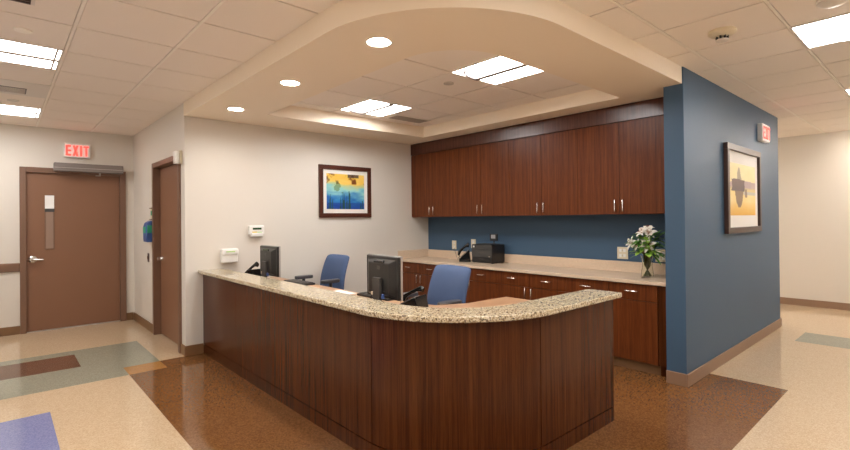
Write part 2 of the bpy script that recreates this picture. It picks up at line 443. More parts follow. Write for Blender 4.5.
# dispenser, bracket, switch on side door wall
t = thing('gel_dispenser', 'blue wall dispenser with a green front beside the side door', 'dispenser', (1.505, 7.10, 1.20))
bm = bmesh.new()
pts = [(-.0, 0), (-.085, 0), (-.09, .04), (-.09, .2), (-.075, .25), (-.04, .275), (0, .28)]
lo = [bm.verts.new((x, -.095, z)) for x, z in pts]; hi = [bm.verts.new((x, .095, z)) for x, z in pts]
bm.faces.new(lo); bm.faces.new(hi[::-1])
for i in range(len(pts)): bm.faces.new([lo[i], hi[i], hi[(i+1) % len(pts)], lo[(i+1) % len(pts)]])
link('dispenser_body', bm, M['bluep'], t, bevel=.012)
link('green_pad', boxes((-.096, -.089, -.07, .07, .12, .2), (-.08, -.01, -.101, -.094, .12, .22)), M['bracket'], t, bevel=.003)
t = thing('wall_plaque', 'small cream framed plaque above the blue dispenser', 'plaque', (1.505, 7.06, 1.49))
link('plaque_frame', boxes((-.03, 0, -.06, .06, .0, .012), (-.03, 0, -.06, .06, .148, .16), (-.012, 0, -.06, .06, .012, .148)), M['frame'], t)
link('plaque_face', B(-.018, -.012, -.055, .055, .014, .146), M['ivory'], t)
link('plaque_dot', B(-.022, -.018, -.03, .02, .06, .12), M['bracket'], t, bevel=.006)
t = thing('light_switch', 'dark brown wall plate beside the side door, below the blue dispenser', 'switch', (1.505, 7.31, .98))
link('switch_plate', B(-.008, 0, -.04, .04, -.06, .06), M['pframe2'], t, bevel=.003)
link('switch_toggle', B(-.018, -.008, -.008, .008, -.02, .02), M['frame'], t)

# ---------------------------------------------------------------- lights
def troffer(label, x0, x1, y0, y1, along, group, basket=False):
    t = thing('ceiling_light', label, 'ceiling light', ((x0+x1)/2, (y0+y1)/2, ZC), 0, group)
    a, b = (x1-x0)/2, (y1-y0)/2; f = .012
    link('light_frame', boxes((-a, a, -b, -b+f, -.006, .007), (-a, a, b-f, b, -.006, .007), (-a, -a+f, -b+f, b-f, -.006, .007), (a-f, a, -b+f, b-f, -.006, .007)), M['trimw'], t)
    if basket:
        link('lens', B(-a+f, a-f, -b+f, b-f, .0, .004), M['lens'], t)
        bm = bmesh.new(); n = 10; prev = None
        for i in range(n+1):
            u = -1+2*i/n; x = u*(a-.035); z = -.045*math.sqrt(max(0, 1-u*u))-.003
            cur = [bm.verts.new((x, -b+.22, z)), bm.verts.new((x, b-.22, z))]
            if prev: bm.faces.new([prev[0], prev[1], cur[1], cur[0]])
            prev = cur
        for s in (-b+.22, b-.22):
            vs = [v for v in bm.verts if abs(v.co.y-s) < 1e-5]; vs.sort(key=lambda v: v.co.x); bm.faces.new(vs)
        link('basket_diffuser', bm, M['lens2'], t, smooth=True)
    elif along == 'x':
        link('lens', B(-a+f, a-f, .03, b-f, -.003, .004), M['lens'], t)
        link('lens', B(-a+f, a-f, -b+f, -.03, -.003, .004), M['lens'], t)
        link('divider', boxes((-a+f, a-f, -.03, .03, -.012, .004), (a-.045, a-.03, -b+f, b-f, -.007, -.003)), M['alu2'], t)
    else:
        link('lens', B(-a+f, -.03, -b+f, b-f, -.003, .004), M['lens_tray'], t)
        link('lens', B(.03, a-f, -b+f, b-f, -.003, .004), M['lens_tray2'], t)
        link('divider', B(-.03, .03, -b+f, b-f, -.02, .004), M['alu'], t)
        bm = bmesh.new(); tube(bm, [(-.007-.25*sin(radians(q)), b-.10-.12*(1-cos(radians(q)))+.07, -.01) for q in range(0, 91, 15)], .014, 6)
        link('lens_end_arc', bm, M['alu'], t)  # dark arc tube stands in for the lamp-end shadow along the basket's profile
    return t
GL = 'ceiling lights over the left corridor'; GR = 'ceiling lights over the right corridor'
ll = ['lit ceiling light nearest the exit door in the left corridor', 'large lit ceiling light at the left edge, in front of the louvred vent', 'lit ceiling light over the left corridor, closest to the desk end', 'lit ceiling light where the two corridors meet']
for q, lab in zip(lights_L, ll): troffer(lab, *q, 'x', GL)
lr = ['big lit ceiling light with a bulging diffuser at the top right corner', 'lit ceiling light farther down the right corridor at the right edge', 'lit ceiling light in the right corridor nearest the camera', 'lit ceiling light at the far end of the right corridor']
for q, lab in zip(lights_R, lr): troffer(lab, q[0], min(q[1], 9.66), q[2], q[3], 'y', GR, True)
troffer('lit ceiling light in the passage behind the blue wall', 8.33, 8.94, 3.185, 4.405, 'y', GR, True)
GT = 'square lights in the recessed tray ceiling'
troffer('square lit light in the ceiling tray, nearer the framed lake picture', 2.97, 3.58, 4.185, 4.795, 'y', GT)
troffer('square lit light in the ceiling tray, nearer the blue wall', 2.97, 3.58, 2.345, 2.955, 'y', GT)
def downlight(label, x, y):
    t = thing('recessed_downlight', label, 'downlight', (x, y, ZS), 0, 'round downlights in the tan soffit over the desk')
    bm = bmesh.new(); lathe(bm, [(.0755, .055), (.0755, .0), (.084, -.004), (.090, -.001), (.090, .001)], 32, cap=False)
    link('trim_ring', bm, M['trimw'], t, smooth=True)
    bm = bmesh.new(); lathe(bm, [(.001, .045), (.075, .045), (.075, .05)], 32)
    link('lamp_lens', bm, M['can'], t)
downlight('round downlight in the soffit nearest the picture wall', 1.82, 4.94)
downlight('middle round downlight of the soffit row', 1.82, 3.71)
downlight('round downlight in the soffit curve nearest the camera', 1.84, 2.485)
# vents, detectors
t = thing('ceiling_vent', 'square white ceiling vent with a dark louvred half in the left corridor', 'vent', (.06, 6.0, ZC))
link('vent_panel', boxes((-.305, .305, -.305, .305, -.004, .007)), M['trimw'], t)
bm = bmesh.new()
for i in range(6): box(bm, -.27, .13, -.02+i*.038, -.012+i*.038, -.012, -.005)
link('louvre', bm, M['trimw'], t)
link('vent_core', B(-.28, .14, -.04, .21, -.006, -.0045), M['black'], t)
t = thing('air_grille', 'narrow grey slotted air grille beside the square light in the ceiling tray', 'vent', (3.95, 4.70, ZC))
link('grille_frame', boxes((-.28, .28, -.12, -.105, -.008, 0), (-.28, .28, .105, .12, -.008, 0), (-.28, -.265, -.105, .105, -.008, 0), (.265, .28, -.105, .105, -.008, 0)), M['tbar'], t)
bm = bmesh.new()
for i in range(9): box(bm, -.265, .265, -.1+i*.024, -.09+i*.024, -.007, 0)
link('slats', bm, M['alu2'], t)
link('duct_opening', B(-.265, .265, -.105, .105, -.0015, 0), M['alu'], t)
def disc(name, label, cat, x, y, z, prof, m):
    bm = bmesh.new(); lathe(bm, prof, 28); o = link(name, bm, m, smooth=True, loc=(x, y, z)); return tag(o, label, cat)
t = thing('smoke_detector', 'round smoke detector on the ceiling right of the blue wall', 'smoke detector', (3.77, 1.07, ZC))
bm = bmesh.new(); lathe(bm, [(.085, 0), (.088, -.018), (.07, -.032), (.04, -.036), (.038, -.044)], 28); link('detector_base', bm, M['ivory'], t, smooth=True)
bm = bmesh.new()
for k in range(8):
    a = k*pi/4; box(bm, .034*cos(a)-.006, .034*cos(a)+.006, .034*sin(a)-.006, .034*sin(a)+.006, -.062, -.040)
link('sensor_cage', bm, M['black'], t)
bm = bmesh.new(); lathe(bm, [(.042, -.062), (.038, -.072), (.001, -.074)], 24); link('detector_cap', bm, M['trimw'], t, smooth=True)
DP = [(.05, 0), (.05, -.008), (.035, -.012), (.001, -.013)]
disc('sprinkler_cover', 'round cover plate on the ceiling in front of the big left ceiling light', 'sprinkler cover', .12, 4.16, ZC, DP, M['tbar'])
disc('sprinkler_cover', 'round cover plate on the ceiling between the louvred vent and the farthest left light', 'sprinkler cover', .11, 6.62, ZC, DP, M['trimw'])
disc('sprinkler_cover', 'round cover plate on the tile between the two square tray lights', 'sprinkler cover', 3.2, 3.21, ZC, DP, M['alu2'])
disc('sprinkler_cover', 'round white cover at the top right, beyond the smoke detector', 'sprinkler cover', 3.72, .47, ZC, [(.08, 0), (.08, -.02), (.05, -.04), (.001, -.045)], M['trimw'])
t = thing('ceiling_vent', 'dark slotted ceiling vent at the top left corner', 'vent', (.04, 3.52, ZC))
link('vent_panel', B(-.12, .12, -.12, .12, -.004, .001), M['trimw'], t)
bm = bmesh.new()
for i in range(6): box(bm, -.1, .1, -.1+i*.036, -.08+i*.036, -.012, -.004)
link('louvre', bm, M['pframe2'], t)

# ---------------------------------------------------------------- reception desk
CX, CY, R = 2.47, 2.44, .785
TK = .10
t = thing('reception_desk', 'dark cherry reception desk with a rounded front corner', 'reception desk', (1.67, 5.6, 0))
off = Vector((-1.67, -5.6, 0))
def dpart(name, bm, m, **k):
    bmesh.ops.translate(bm, verts=bm.verts, vec=off); return link(name, bm, m, t, **k)
def sector(r0, r1, a0, a1, z0, z1, n=30):
    bm = bmesh.new(); prism(bm, arc(CX, CY, r1, a0, a1, n)+arc(CX, CY, r0, a1, a0, n), z0, z1); return bm
g_ = .0035; KZ = .105; PT = .888
SY = 4.62
def FB():
    bm = bmesh.new(); prism(bm, [(1.685, SY-.002)]+arc(CX, CY, R, 180, 183.7, 6)+arc(CX, CY, R-.02, 183.7, 180, 6)+[(1.705, SY-.002)], KZ, PT); return bm
def SB():
    bm = bmesh.new(); prism(bm, arc(CX, CY, R, 265.4, 270, 5)+[(3.29, 1.655), (3.29, 1.675)]+arc(CX, CY, R-.02, 270, 265.4, 5), KZ, PT); return bm
dpart('front_panel', FB(), M['wood_dark'], smooth=True)
dpart('front_panel', B(1.685, 1.705, SY+.002, 5.598, KZ, PT), M['wood_dark'])
dpart('curved_panel', sector(R-.02, R, 184.2, 264.9, KZ, PT), M['wood_dark'], smooth=True)
dpart('side_panel', SB(), M['wood_dark'], smooth=True)
bm = bmesh.new()
prism(bm, [(1.684, 5.598)]+arc(CX, CY, R+.001, 180, 270, 30)+[(3.285, 1.654), (3.285, 1.735)]+arc(CX, CY, R-.08, 270, 180, 30)+[(1.765, 5.598)], 0, KZ-.008)
dpart('kick_base', bm, M['wood_dark'], smooth=True)
bm = bmesh.new()
prism(bm, [(1.705, 5.598)]+arc(CX, CY, R-.02, 180, 270, 30)+[(3.285, 1.675), (3.285, 1.755)]+arc(CX, CY, R-.1, 270, 180, 30)+[(1.785, 5.598)], .097, PT)
dpart('desk_core', bm, M['groove'], smooth=True)
dpart('end_panel', B(3.287, 3.305, 1.655, 1.76, 0, PT), M['wood_dark'], bevel=.001)

GZ0, GZ1 = .89, .925
bm = bmesh.new(); 
prism(bm, [(x-1.63, y-5.598) for x, y in [(1.63, 5.598)]+arc(CX, CY, .84, 180, 270, 40)+[(3.335, 1.60), (3.345, 1.61), (3.345, 1.84), (3.31, 1.87)]+arc(CX, CY, .565, 270, 180, 30)+[(1.905, 5.598)]], 0, GZ1-GZ0)
tag(link('granite_countertop', bm, M['granite'], bevel=.007, seg=3, smooth=True, loc=(1.63, 5.598, GZ0)), 'speckled beige granite ledge curving along the top of the reception desk', 'countertop')

# inner work surface, a little lower
t = thing('desk_worktop', 'tan laminate work surface behind the granite ledge', 'work surface', (1.8, 5.59, 0))
off = Vector((-1.8, -5.59, 0))
bm = bmesh.new()
prism(bm, [(1.79, 5.595)]+arc(CX, CY, .68, 180, 270, 24)+[(3.28, 1.765), (3.32, 1.78), (3.32, 2.64), (2.85, 2.66), (2.60, 2.78), (2.53, 3.0), (2.53, 5.595)], .73, .76)
bmesh.ops.translate(bm, verts=bm.verts, vec=(0, 0, .018))
dpart('worktop_slab', bm, M['worktop'], bevel=.004)
for q in ((1.80, 2.45, 5.55, 5.58), (1.80, 2.45, 3.82, 3.85), (3.26, 3.28, 1.80, 2.56)):
    dpart('support_panel', B(*q, 0, .748), M['wood_dark'])

# ---------------------------------------------------------------- cabinets along the back wall
def bar_handle(L, vertical, m):
    bm = bmesh.new(); h = L/2
    path = [(0, 0, -h), (-.026, 0, -h), (-.03, 0, -h+.006), (-.03, 0, h-.006), (-.026, 0, h), (0, 0, h)]
    if not vertical: path = [(x, z, y) for x, y, z in path]
    tube(bm, path, .0055, 8); return bm
CW = .945; cys = [5.6-CW*(i+.5) for i in range(4)]
# wall cabinets: local origin at bottom centre of the door plane
up0 = thing('wall_cabinet', 'cherry wall cabinet nearest the cream picture wall', 'wall cabinet', (4.745, cys[0], 1.497), 0, 'cherry wall cabinets over the counter')
link('cabinet_body', B(.02, .343, -CW/2+.001, CW/2-.001, 0, .95), M['wood'], up0)
for s in (1, -1):
    y0, y1 = (.0015, CW/2-.0015) if s > 0 else (-CW/2+.0015, -.0015)
    d = link('cabinet_door', B(0, .019, y0, y1, .002, .945), M['wood'], up0, bevel=.0012)
    bm = bar_handle(.115, True, None); bmesh.ops.translate(bm, verts=bm.verts, vec=(0, s*.042, .09))
    link('handle', bm, M['chrome'], d, smooth=True)
for i, lab in ((1, 'cherry wall cabinet above the black printer, second from the picture wall'), (2, 'cherry wall cabinet right of the one above the printer, second from the blue wall'), (3, 'cherry wall cabinet nearest the blue wall, above the lilies')):
    dup(up0, (4.745, cys[i], 1.497), label=lab)
# per-cabinet wood offsets come from object coordinates; fascia and filler
tag(link('cabinet_fascia', B(0, .353, 0, 3.88, 0, .168), M['fascia'], bevel=.002, loc=(4.735, 1.717, 2.448)), 'polished dark wood fascia between the wall cabinets and the soffit', 'fascia')
tag(link('filler_panel', B(0, .34, 0, .1, 0, .95), M['wood'], loc=(4.748, 1.718, 1.497)), 'narrow cherry filler strip between the last wall cabinet and the blue wall', 'filler panel')
b0 = thing('base_cabinet', 'cherry base cabinet in the corner by the picture wall', 'base cabinet', (4.485, cys[0], 0), 0, 'cherry base cabinets under the counter')
link('cabinet_body', B(.02, .57, -CW/2+.001, CW/2-.001, .1, .836), M['wood'], b0)
link('toe_kick', B(.055, .075, -CW/2+.001, CW/2-.001, 0, .1), M['base_d'], b0)
for s in (1, -1):
    y0, y1 = (.002, CW/2-.002) if s > 0 else (-CW/2+.002, -.002)
    d = link('cabinet_door', B(0, .019, y0, y1, .104, .675), M['wood'], b0, bevel=.0012)
    bm = bar_handle(.115, True, None); bmesh.ops.translate(bm, verts=bm.verts, vec=(0, s*.042, .605)); link('handle', bm, M['chrome'], d, smooth=True)
    d = link('drawer', B(0, .019, y0, y1, .68, .832), M['wood'], b0, bevel=.0012)
    bm = bar_handle(.115, False, None); bmesh.ops.translate(bm, verts=bm.verts, vec=(0, (y0+y1)/2, .765)); link('handle', bm, M['chrome'], d, smooth=True)
for i, lab in ((1, 'cherry base cabinet behind the nearer blue office chair'), (2, 'cherry base cabinet third from the picture wall, right of the printer'), (3, 'cherry base cabinet nearest the blue wall, below the lilies')):
    dup(b0, (4.485, cys[i], 0), label=lab)
tag(link('filler_panel', boxes((0, .55, 0, .1, .1, .836), (.04, .06, 0, .1, 0, .1)), M['wood_dark'], loc=(4.495, 1.718, 0)), 'narrow dark filler strip between the last base cabinet and the blue wall', 'filler panel')
t = thing('back_counter', 'long sand coloured counter along the blue back wall', 'countertop', (4.46, 5.6, .838))
link('counter_slab', B(0, .625, -3.88, -.002, 0, .034), M['laminate'], t, bevel=.005)
link('backsplash', boxes((.607, .625, -3.88, -.002, .034, .148)), M['laminate'], t, bevel=.002)
link('side_splash', B(.0, .607, -.02, -.002, .034, .155), M['laminate'], t, bevel=.002)
link('side_splash', B(.03, .607, -3.882, -3.864, .034, .145), M['laminate'], t, bevel=.002)

# ---------------------------------------------------------------- pictures
def lerp(a, b, t): return tuple(a[i]*(1-t)+b[i]*t for i in range(3))
def vnoise(x, y, s=0):
    def h(i, j): return (math.sin(i*127.1+j*311.7+s*74.7)*43758.5453) % 1
    i, j = math.floor(x), math.floor(y); fx, fy = x-i, y-j; fx = fx*fx*(3-2*fx); fy = fy*fy*(3-2*fy)
    return (h(i, j)*(1-fx)+h(i+1, j)*fx)*(1-fy)+(h(i, j+1)*(1-fx)+h(i+1, j+1)*fx)*fy
def fbm(x, y, s=0): return (vnoise(x, y, s)*.55+vnoise(x*2.1, y*2.1, s+1)*.3+vnoise(x*4.3, y*4.3, s+2)*.15)
def print_mesh(w, h, nx, ny, fn):
    me = bpy.data.meshes.new('print'); vs = []; fs = []; cols = []
    for j in range(ny+1):
        for i in range(nx+1):
            vs.append((-w/2+w*i/nx, 0, -h/2+h*j/ny)); c = fn(i/nx, j/ny); cols.append(srgb(*[max(0, min(255, q)) for q in c]))
    for j in range(ny):
        for i in range(nx):
            a = j*(nx+1)+i; fs.append((a, a+1, a+nx+2, a+nx+1))
    me.from_pydata(vs, [], fs); at = me.color_attributes.new('ink', 'FLOAT_COLOR', 'POINT')
    for k, c in enumerate(cols): at.data[k].color = c
    me.materials.append(M['ink']); return me
reeds = [(.06, .28, .5), (.1, .42, -.1), (.15, .3, .2), (.36, .33, -.1), (.42, .5, .1), (.46, .44, -.3), (.52, .38, .2), (.58, .52, .1), (.61, .47, -.2), (.9, .2, .3), (.95, .24, 0)]
def lake(u, v):
    n = fbm(u*4, v*9, 3); m = fbm(u*7, v*7, 9)
    sky = lerp((238, 190, 70), (250, 215, 120), n); blue = lerp((20, 75, 160), (60, 150, 205), n)
    mid = lerp((120, 195, 210), (170, 215, 200), n)
    q = v+.28*(n-.5)-.12*(1-u)
    c = lerp(blue, mid, min(1, max(0, (q-.2)/.3))); c = lerp(c, sky, min(1, max(0, (q-.55)/.16)))
    if v > .72 and m > .55 : c = lerp(c, (120, 70, 25), min(1, (m-.55)*6))
    if v > .9 and .55 < u < .85: c = lerp(c, (50, 40, 50), .7)
    if v < .18: c = lerp(c, (15, 40, 130), .5)
    if .18 < u < .42 and .45 < v < .8 and m > .56: c = lerp(c, (80, 110, 60), .5)
    for x, h, k in reeds:
        if v < h and abs(u-x-k*.06*v) < .012*(1-v/h)+.006: c = lerp(c, (35, 75, 60), .85)
    return c
def island(u, v):
    n = fbm(u*4, v*6, 5); m = fbm(u*9, v*7, 8)
    c = lerp((236, 205, 120), (240, 220, 160), n)
    if v > .66: c = lerp((222, 205, 140), (236, 222, 175), n)
    c = lerp(c, (226, 172, 55), max(0, min(1, (.28-v)*4)))
    top = .64+.05*math.sin(u*2.6)+.03*(m-.5)
    if .52 < v < top: c = lerp(c, lerp((150, 125, 150), (185, 160, 160), m), .8)
    if .47 < v < .54: c = lerp(c, (205, 185, 120), .7)
    if .40 < v < .47 and u > .5: c = lerp(c, (175, 178, 190), .7)
    ragged = .6+.8*m
    if .66 < v < .94 and abs(u-.33) < .085*((.94-v)/.28)**.5*ragged: c = lerp(c, (140, 128, 108), .75)
    if .47 < v < .69+.02*n and abs(u-.31) < .27*(.75+.35*m): c = lerp((72, 52, 60), (112, 82, 66), n)
    if .16 < v < .48 and abs(u-.34) < .19*((v-.14)/.34)**.6*ragged: c = lerp(c, lerp((100, 74, 62), (135, 104, 66), n), .88)
    if .36 < v < .52 and abs(u-.60) < .05*ragged: c = lerp(c, (120, 95, 80), .8)
    return c
def picture(name, label, loc, w, h, fw, mw, mh, fm, fn, depth=.03, nx=90, ny=80):
    t = thing(name, label, 'picture', loc)
    a, b = w/2, h/2
    link('picture_frame', boxes((-a, a, -depth, 0, -b, -b+fw), (-a, a, -depth, 0, b-fw, b), (-a, -a+fw, -depth, 0, -b+fw, b-fw), (a-fw, a, -depth, 0, -b+fw, b-fw)), fm, t, bevel=.003)
    link('mat_board', B(-a+fw, a-fw, -.012, -.004, -b+fw, b-fw), M['mat_board'], t)
    o = bpy.data.objects.new('print', print_mesh(w-2*fw-2*mw, h-2*fw-2*mh, nx, ny, fn)); COL.objects.link(o); o.parent = t
    o.location = (0, -.0135, 0)
    return t
picture('framed_picture', 'framed picture of reeds on blue and golden water on the cream wall', (3.55, 5.598, 1.853), .83, .705, .058, .055, .055, M['pframe'], lake)
picture('framed_picture', 'tall framed yellow and purple landscape picture on the blue wall', (6.06, 1.548, 1.75), 1.235, .925, .062, .095, .125, M['pframe2'], island, depth=.04)

# ---------------------------------------------------------------- wall boxes and outlets
t = thing('wall_dispenser', 'lower white wall box with a green line, above the desk end', 'wall box', (1.96, 5.6, .99))
link('box_body', B(-.09, .09, -.075, 0, 0, .105), M['white'], t, bevel=.012)
link('box_hood', B(-.095, .095, -.09, 0, .085, .16), M['white'], t, bevel=.018)
link('green_line', B(-.05, .05, -.0925, -.089, .122, .132), M['lime'], t)
t = thing('wall_thermostat', 'upper white wall box with a dark green display', 'wall box', (2.285, 5.6, 1.275))
link('box_body', B(-.095, .095, -.045, 0, .025, .135), M['white'], t, bevel=.012)
link('box_lip', B(-.075, .075, -.06, 0, 0, .05), M['white'], t, bevel=.012)
link('display', B(-.05, .055, -.048, -.044, .085, .108), M['lcd'], t)
link('label_print', boxes((-.055, .0, -.0485, -.0445, .05, .063)), M['yellow'], t)
link('label_print', boxes((.0, .06, -.0485, -.0445, .05, .058)), M['lime'], t)
def outlet(label, y, z, wide=.09, group=None):
    t = thing('outlet_plate', label, 'outlet', (5.09, y, z))
    link('plate', B(-.008, 0, -wide/2, wide/2, -.065, .065), M['ivory'], t, bevel=.003)
    bm = bmesh.new()
    n = 1 if wide < .1 else 2
    for k in range(n):
        yy = (k-(n-1)/2)*.045
        for zz in (-.028, .028): box(bm, -.0105, -.008, yy-.014, yy+.014, zz-.016, zz+.016)
    link('socket', bm, M['white'], t, bevel=.002)
    bm = bmesh.new()
    for zz in (-.028, .028):
        for yy in (-.005, .005): box(bm, -.011, -.0105, yy-.001, yy+.001, zz-.005, zz+.006)
    link('socket_slots', bm, M['black'], t)
outlet('cream outlet plate left of the counter telephone', 5.02, 1.075)
outlet('cream outlet plate mostly hidden behind the black printer', 4.63, 1.105)
outlet('wide cream outlet plate left of the lilies', 2.43, 1.075, .12)
outlet('cream outlet plate behind the vase beside the blue wall', 2.02, 1.065, .12)

# ---------------------------------------------------------------- printer and counter things
PZ = .872
t = thing('printer', 'boxy black printer on the back counter', 'printer', (4.797, 4.22, PZ), 0)
bm = B(0, .262, -.18, .18, .006, .246); link('printer_body', bm, M['black'], t, bevel=.008)
link('front_panel', boxes((-.006, 0, -.175, .175, .08, .18), (-.004, 0, -.175, .175, .186, .24)), M['dgrey'], t, bevel=.002)
link('paper_tray', B(-.008, 0, -.165, .165, .015, .074), M['black'], t, bevel=.003)
link('tray_grip', B(-.012, -.008, -.05, .05, .05, .058), M['dgrey'], t)
link('output_slot', B(.04, .22, -.13, .13, .246, .253), M['dgrey'], t, bevel=.003)
link('badge', B(-.0075, -.0035, .125, .15, .205, .228), M['paper'], t)
link('status_light', B(-.009, -.006, -.15, -.125, .085, .095), M['chrome'], t)
for q in ((.03, -.16), (.03, .16), (.24, -.16), (.24, .16)):
    link('foot', B(q[0]-.012, q[0]+.012, q[1]-.012, q[1]+.012, 0, .006), M['black'], t)
t = thing('display_terminal', 'small black screen on a stalk on top of the printer', 'display', (4.86, 4.06, PZ+.254), 0)
bm = bmesh.new(); lathe(bm, [(.035, 0), (.035, .006), (.01, .012)], 20); tube(bm, [(0, 0, .01), (0, 0, .08)], .009, 10)
link('stalk', bm, M['black'], t, smooth=True)
link('bezel', B(-.015, .012, -.062, .062, .045, .135), M['black'], t, bevel=.006)
link('screen', B(-.0175, -.0145, -.036, .036, .076, .126), mat('pale_screen', (.35, .35, .36, 1), .15), t)

def make_phone(label, loc, rz):
    t = thing('desk_telephone', label, 'telephone', loc, rz, None)
    bm = bmesh.new()
    v = [bm.verts.new(q) for q in ((-.10, -.09, 0), (.10, -.09, 0), (.10, .09, 0), (-.10, .09, 0), (-.10, -.09, .025), (.075, -.09, .105), (.075, .09, .105), (-.10, .09, .025))]
    for f in ((3, 2, 1, 0), (4, 5, 6, 7), (0, 1, 5, 4), (1, 2, 6, 5), (2, 3, 7, 6), (3, 0, 4, 7)): bm.faces.new([v[k] for k in f])
    link('phone_base', bm, M['blackg'], t, bevel=.006)
    a = math.atan2(.08, .175)
    def onslope(bm): bmesh.ops.rotate(bm, verts=bm.verts, cent=(0, 0, 0), matrix=Matrix.Rotation(-a, 3, 'Y')); bmesh.ops.translate(bm, verts=bm.verts, vec=(-.012, 0, .066)); return bm
    link('phone_screen', onslope(B(.025, .075, -.07, .02, 0, .006)), M['alu'], t, bevel=.002)
    kb = bmesh.new()
    for i in range(4):
        for j in range(3): box(kb, -.07+i*.021, -.055+i*.021, -.065+j*.026, -.046+j*.026, .001, .007)
    k = link('keypad', onslope(kb), M['pad'], t, bevel=.0015)
    bm = bmesh.new()
    pts = [(-.105, .06, .03), (-.09, .06, .045), (-.05, .06, .052), (.0, .06, .054), (.05, .06, .052), (.085, .06, .045), (.1, .06, .03)]
    tube(bm, pts, [.019, .022, .014, .012, .014, .022, .019], 12)
    link('handset', onslope(bm), M['blackg'], t, smooth=True)
    bm = bmesh.new(); path = []
    for i in range(90):
        q = i/89; path.append((-.10-.02*sin(q*pi)+.006*cos(i*1.1), .08+.03*sin(q*pi)+.006*sin(i*1.1), .04-.03*q))
    tube(bm, path, .0022, 5); link('coiled_cord', bm, M['black'], t, smooth=True)
    return t
ph = make_phone('black desk telephone left of the black printer on the back counter', (4.82, 4.545, PZ), radians(-50))
dup(ph, (2.12, 5.37, .778), radians(-75), 'black desk telephone by the picture wall, beside the farther monitor').scale = (1, 1, 1.35)
dup(ph, (2.335, 2.76, .778), radians(-70), 'black desk telephone behind the ledge, right of the nearer monitor').scale = (1, 1, 1.1)
ph.scale = (.8, .9, 1.6)
# cord from printer phone to outlet
bm = bmesh.new()
P0, P1 = Vector((5.078, 5.0, 1.03)), Vector((4.80, 4.66, .885))
tube(bm, [P0, P0+Vector((-.03, -.03, -.03)), P0.lerp(P1, .35)+Vector((0, 0, -.035)), P0.lerp(P1, .7)+Vector((0, 0, -.03)), P1], .003, 6)
tag(link('telephone_cord', bm, M['dgrey'], smooth=True), 'thin grey cord hanging from the outlet to the counter telephone', 'cord')

# ---------------------------------------------------------------- monitors, keyboards, paper
WZ = .778
def make_monitor(label, loc, rz):
    t = thing('computer_monitor', label, 'monitor', loc, rz, 'monitors on the work surface behind the ledge')
    # faces +X (user); back toward -X
    link('monitor_case', B(-.02, .012, -.225, .225, .095, .43), M['black'], t, bevel=.008)
    bm = bmesh.new()
    a = [bm.verts.new(q) for q in ((-.02, -.20, .11), (-.02, .20, .11), (-.02, .20, .405), (-.02, -.20, .405))]
    b = [bm.verts.new(q) for q in ((-.05, -.14, .13), (-.05, .14, .13), (-.05, .14, .375), (-.05, -.14, .375))]
    bm.faces.new(b)
    for i in range(4): bm.faces.new([a[i], a[(i+1) % 4], b[(i+1) % 4], b[i]])
    link('rear_housing', bm, M['black'], t, bevel=.006)
    link('bezel', boxes((.0, .017, -.230, .230, .09, .112), (.0, .017, -.230, .230, .413, .435), (.0, .017, -.230, -.208, .112, .413), (.0, .017, .208, .230, .112, .413)), M['silver'], t, bevel=.003)
    link('screen', B(.0115, .0135, -.208, .208, .112, .413), M['screen'], t)
    link('carry_grip', B(-.0515, -.04, -.07, .07, .378, .398), M['blackg'], t, bevel=.004)
    link('logo_disc', B(-.0525, -.0495, -.018, .018, .325, .352), M['dgrey'], t, bevel=.004)
    bm = bmesh.new()
    for k in range(12): box(bm, -.051, -.0495, -.11+k*.02, -.1+k*.02, .15, .158)
    link('vent_slots', bm, M['dgrey'], t)
    bm = bmesh.new(); box(bm, -.075, -.05, -.05, .05, .01, .26)
    link('stand_neck', bm, M['dgrey'], t, bevel=.006)
    bm = bmesh.new(); prism(bm, [(.1*cos(q*pi/12)-.03, .13*sin(q*pi/12)) for q in range(24)], 0, .014); link('stand_base', bm, M['black'], t, smooth=True)
    bm = bmesh.new()
    tube(bm, [(-.05, .03, .14), (-.08, .05, .09), (-.085, .08, .04), (-.06, .14, .006)], .004, 6)
    tube(bm, [(-.05, -.03, .14), (-.085, -.05, .08), (-.09, -.07, .03), (-.05, -.16, .006)], .004, 6)
    tube(bm, [(-.05, .07, .13), (-.08, .1, .06), (-.07, .17, .006)], .004, 6)
    link('cable', bm, M['black'], t, smooth=True)
    bm = bmesh.new(); box(bm, -.07, -.055, .055, .08, .115, .14)
    link('plug', bm, M['ivory'], t, bevel=.002)
    bm = bmesh.new(); box(bm, -.07, -.055, -.09, -.065, .10, .135)
    link('plug', bm, M['bluep'], t, bevel=.002)
    return t
mn = make_monitor('black monitor nearer the picture wall, seen from behind', (2.20, 5.00, WZ), 0)
mn.scale = (1, 1, .955)
dup(mn, (2.205, 2.94, WZ), radians(-4), 'black monitor nearer the desk corner, seen from behind')
def make_keyboard(label, loc, rz):
    t = thing('keyboard', label, 'keyboard', loc, rz, None)
    link('keyboard_body', B(-.075, .075, -.22, .22, 0, .02), M['black'], t, bevel=.005)
    bm = bmesh.new()
    for i in range(5):
        for j in range(15):
            box(bm, -.06+i*.025, -.04+i*.025, -.205+j*.0275, -.183+j*.0275, .02, .027)
    tag(link('keys', bm, M['dgrey'], t), kind='stuff')
    return t
kb = make_keyboard('black keyboard in front of the farther blue chair', (2.42, 4.78, WZ), radians(4))
dup(kb, (2.50, 3.42, WZ), radians(2), 'black keyboard hidden behind the ledge at the nearer monitor')
tag(link('paper_sheet', B(-.1, .1, -.14, .14, 0, .003), M['paper'], loc=(2.38, 3.88, WZ)), 'white sheet of paper on the tan work surface', 'paper')

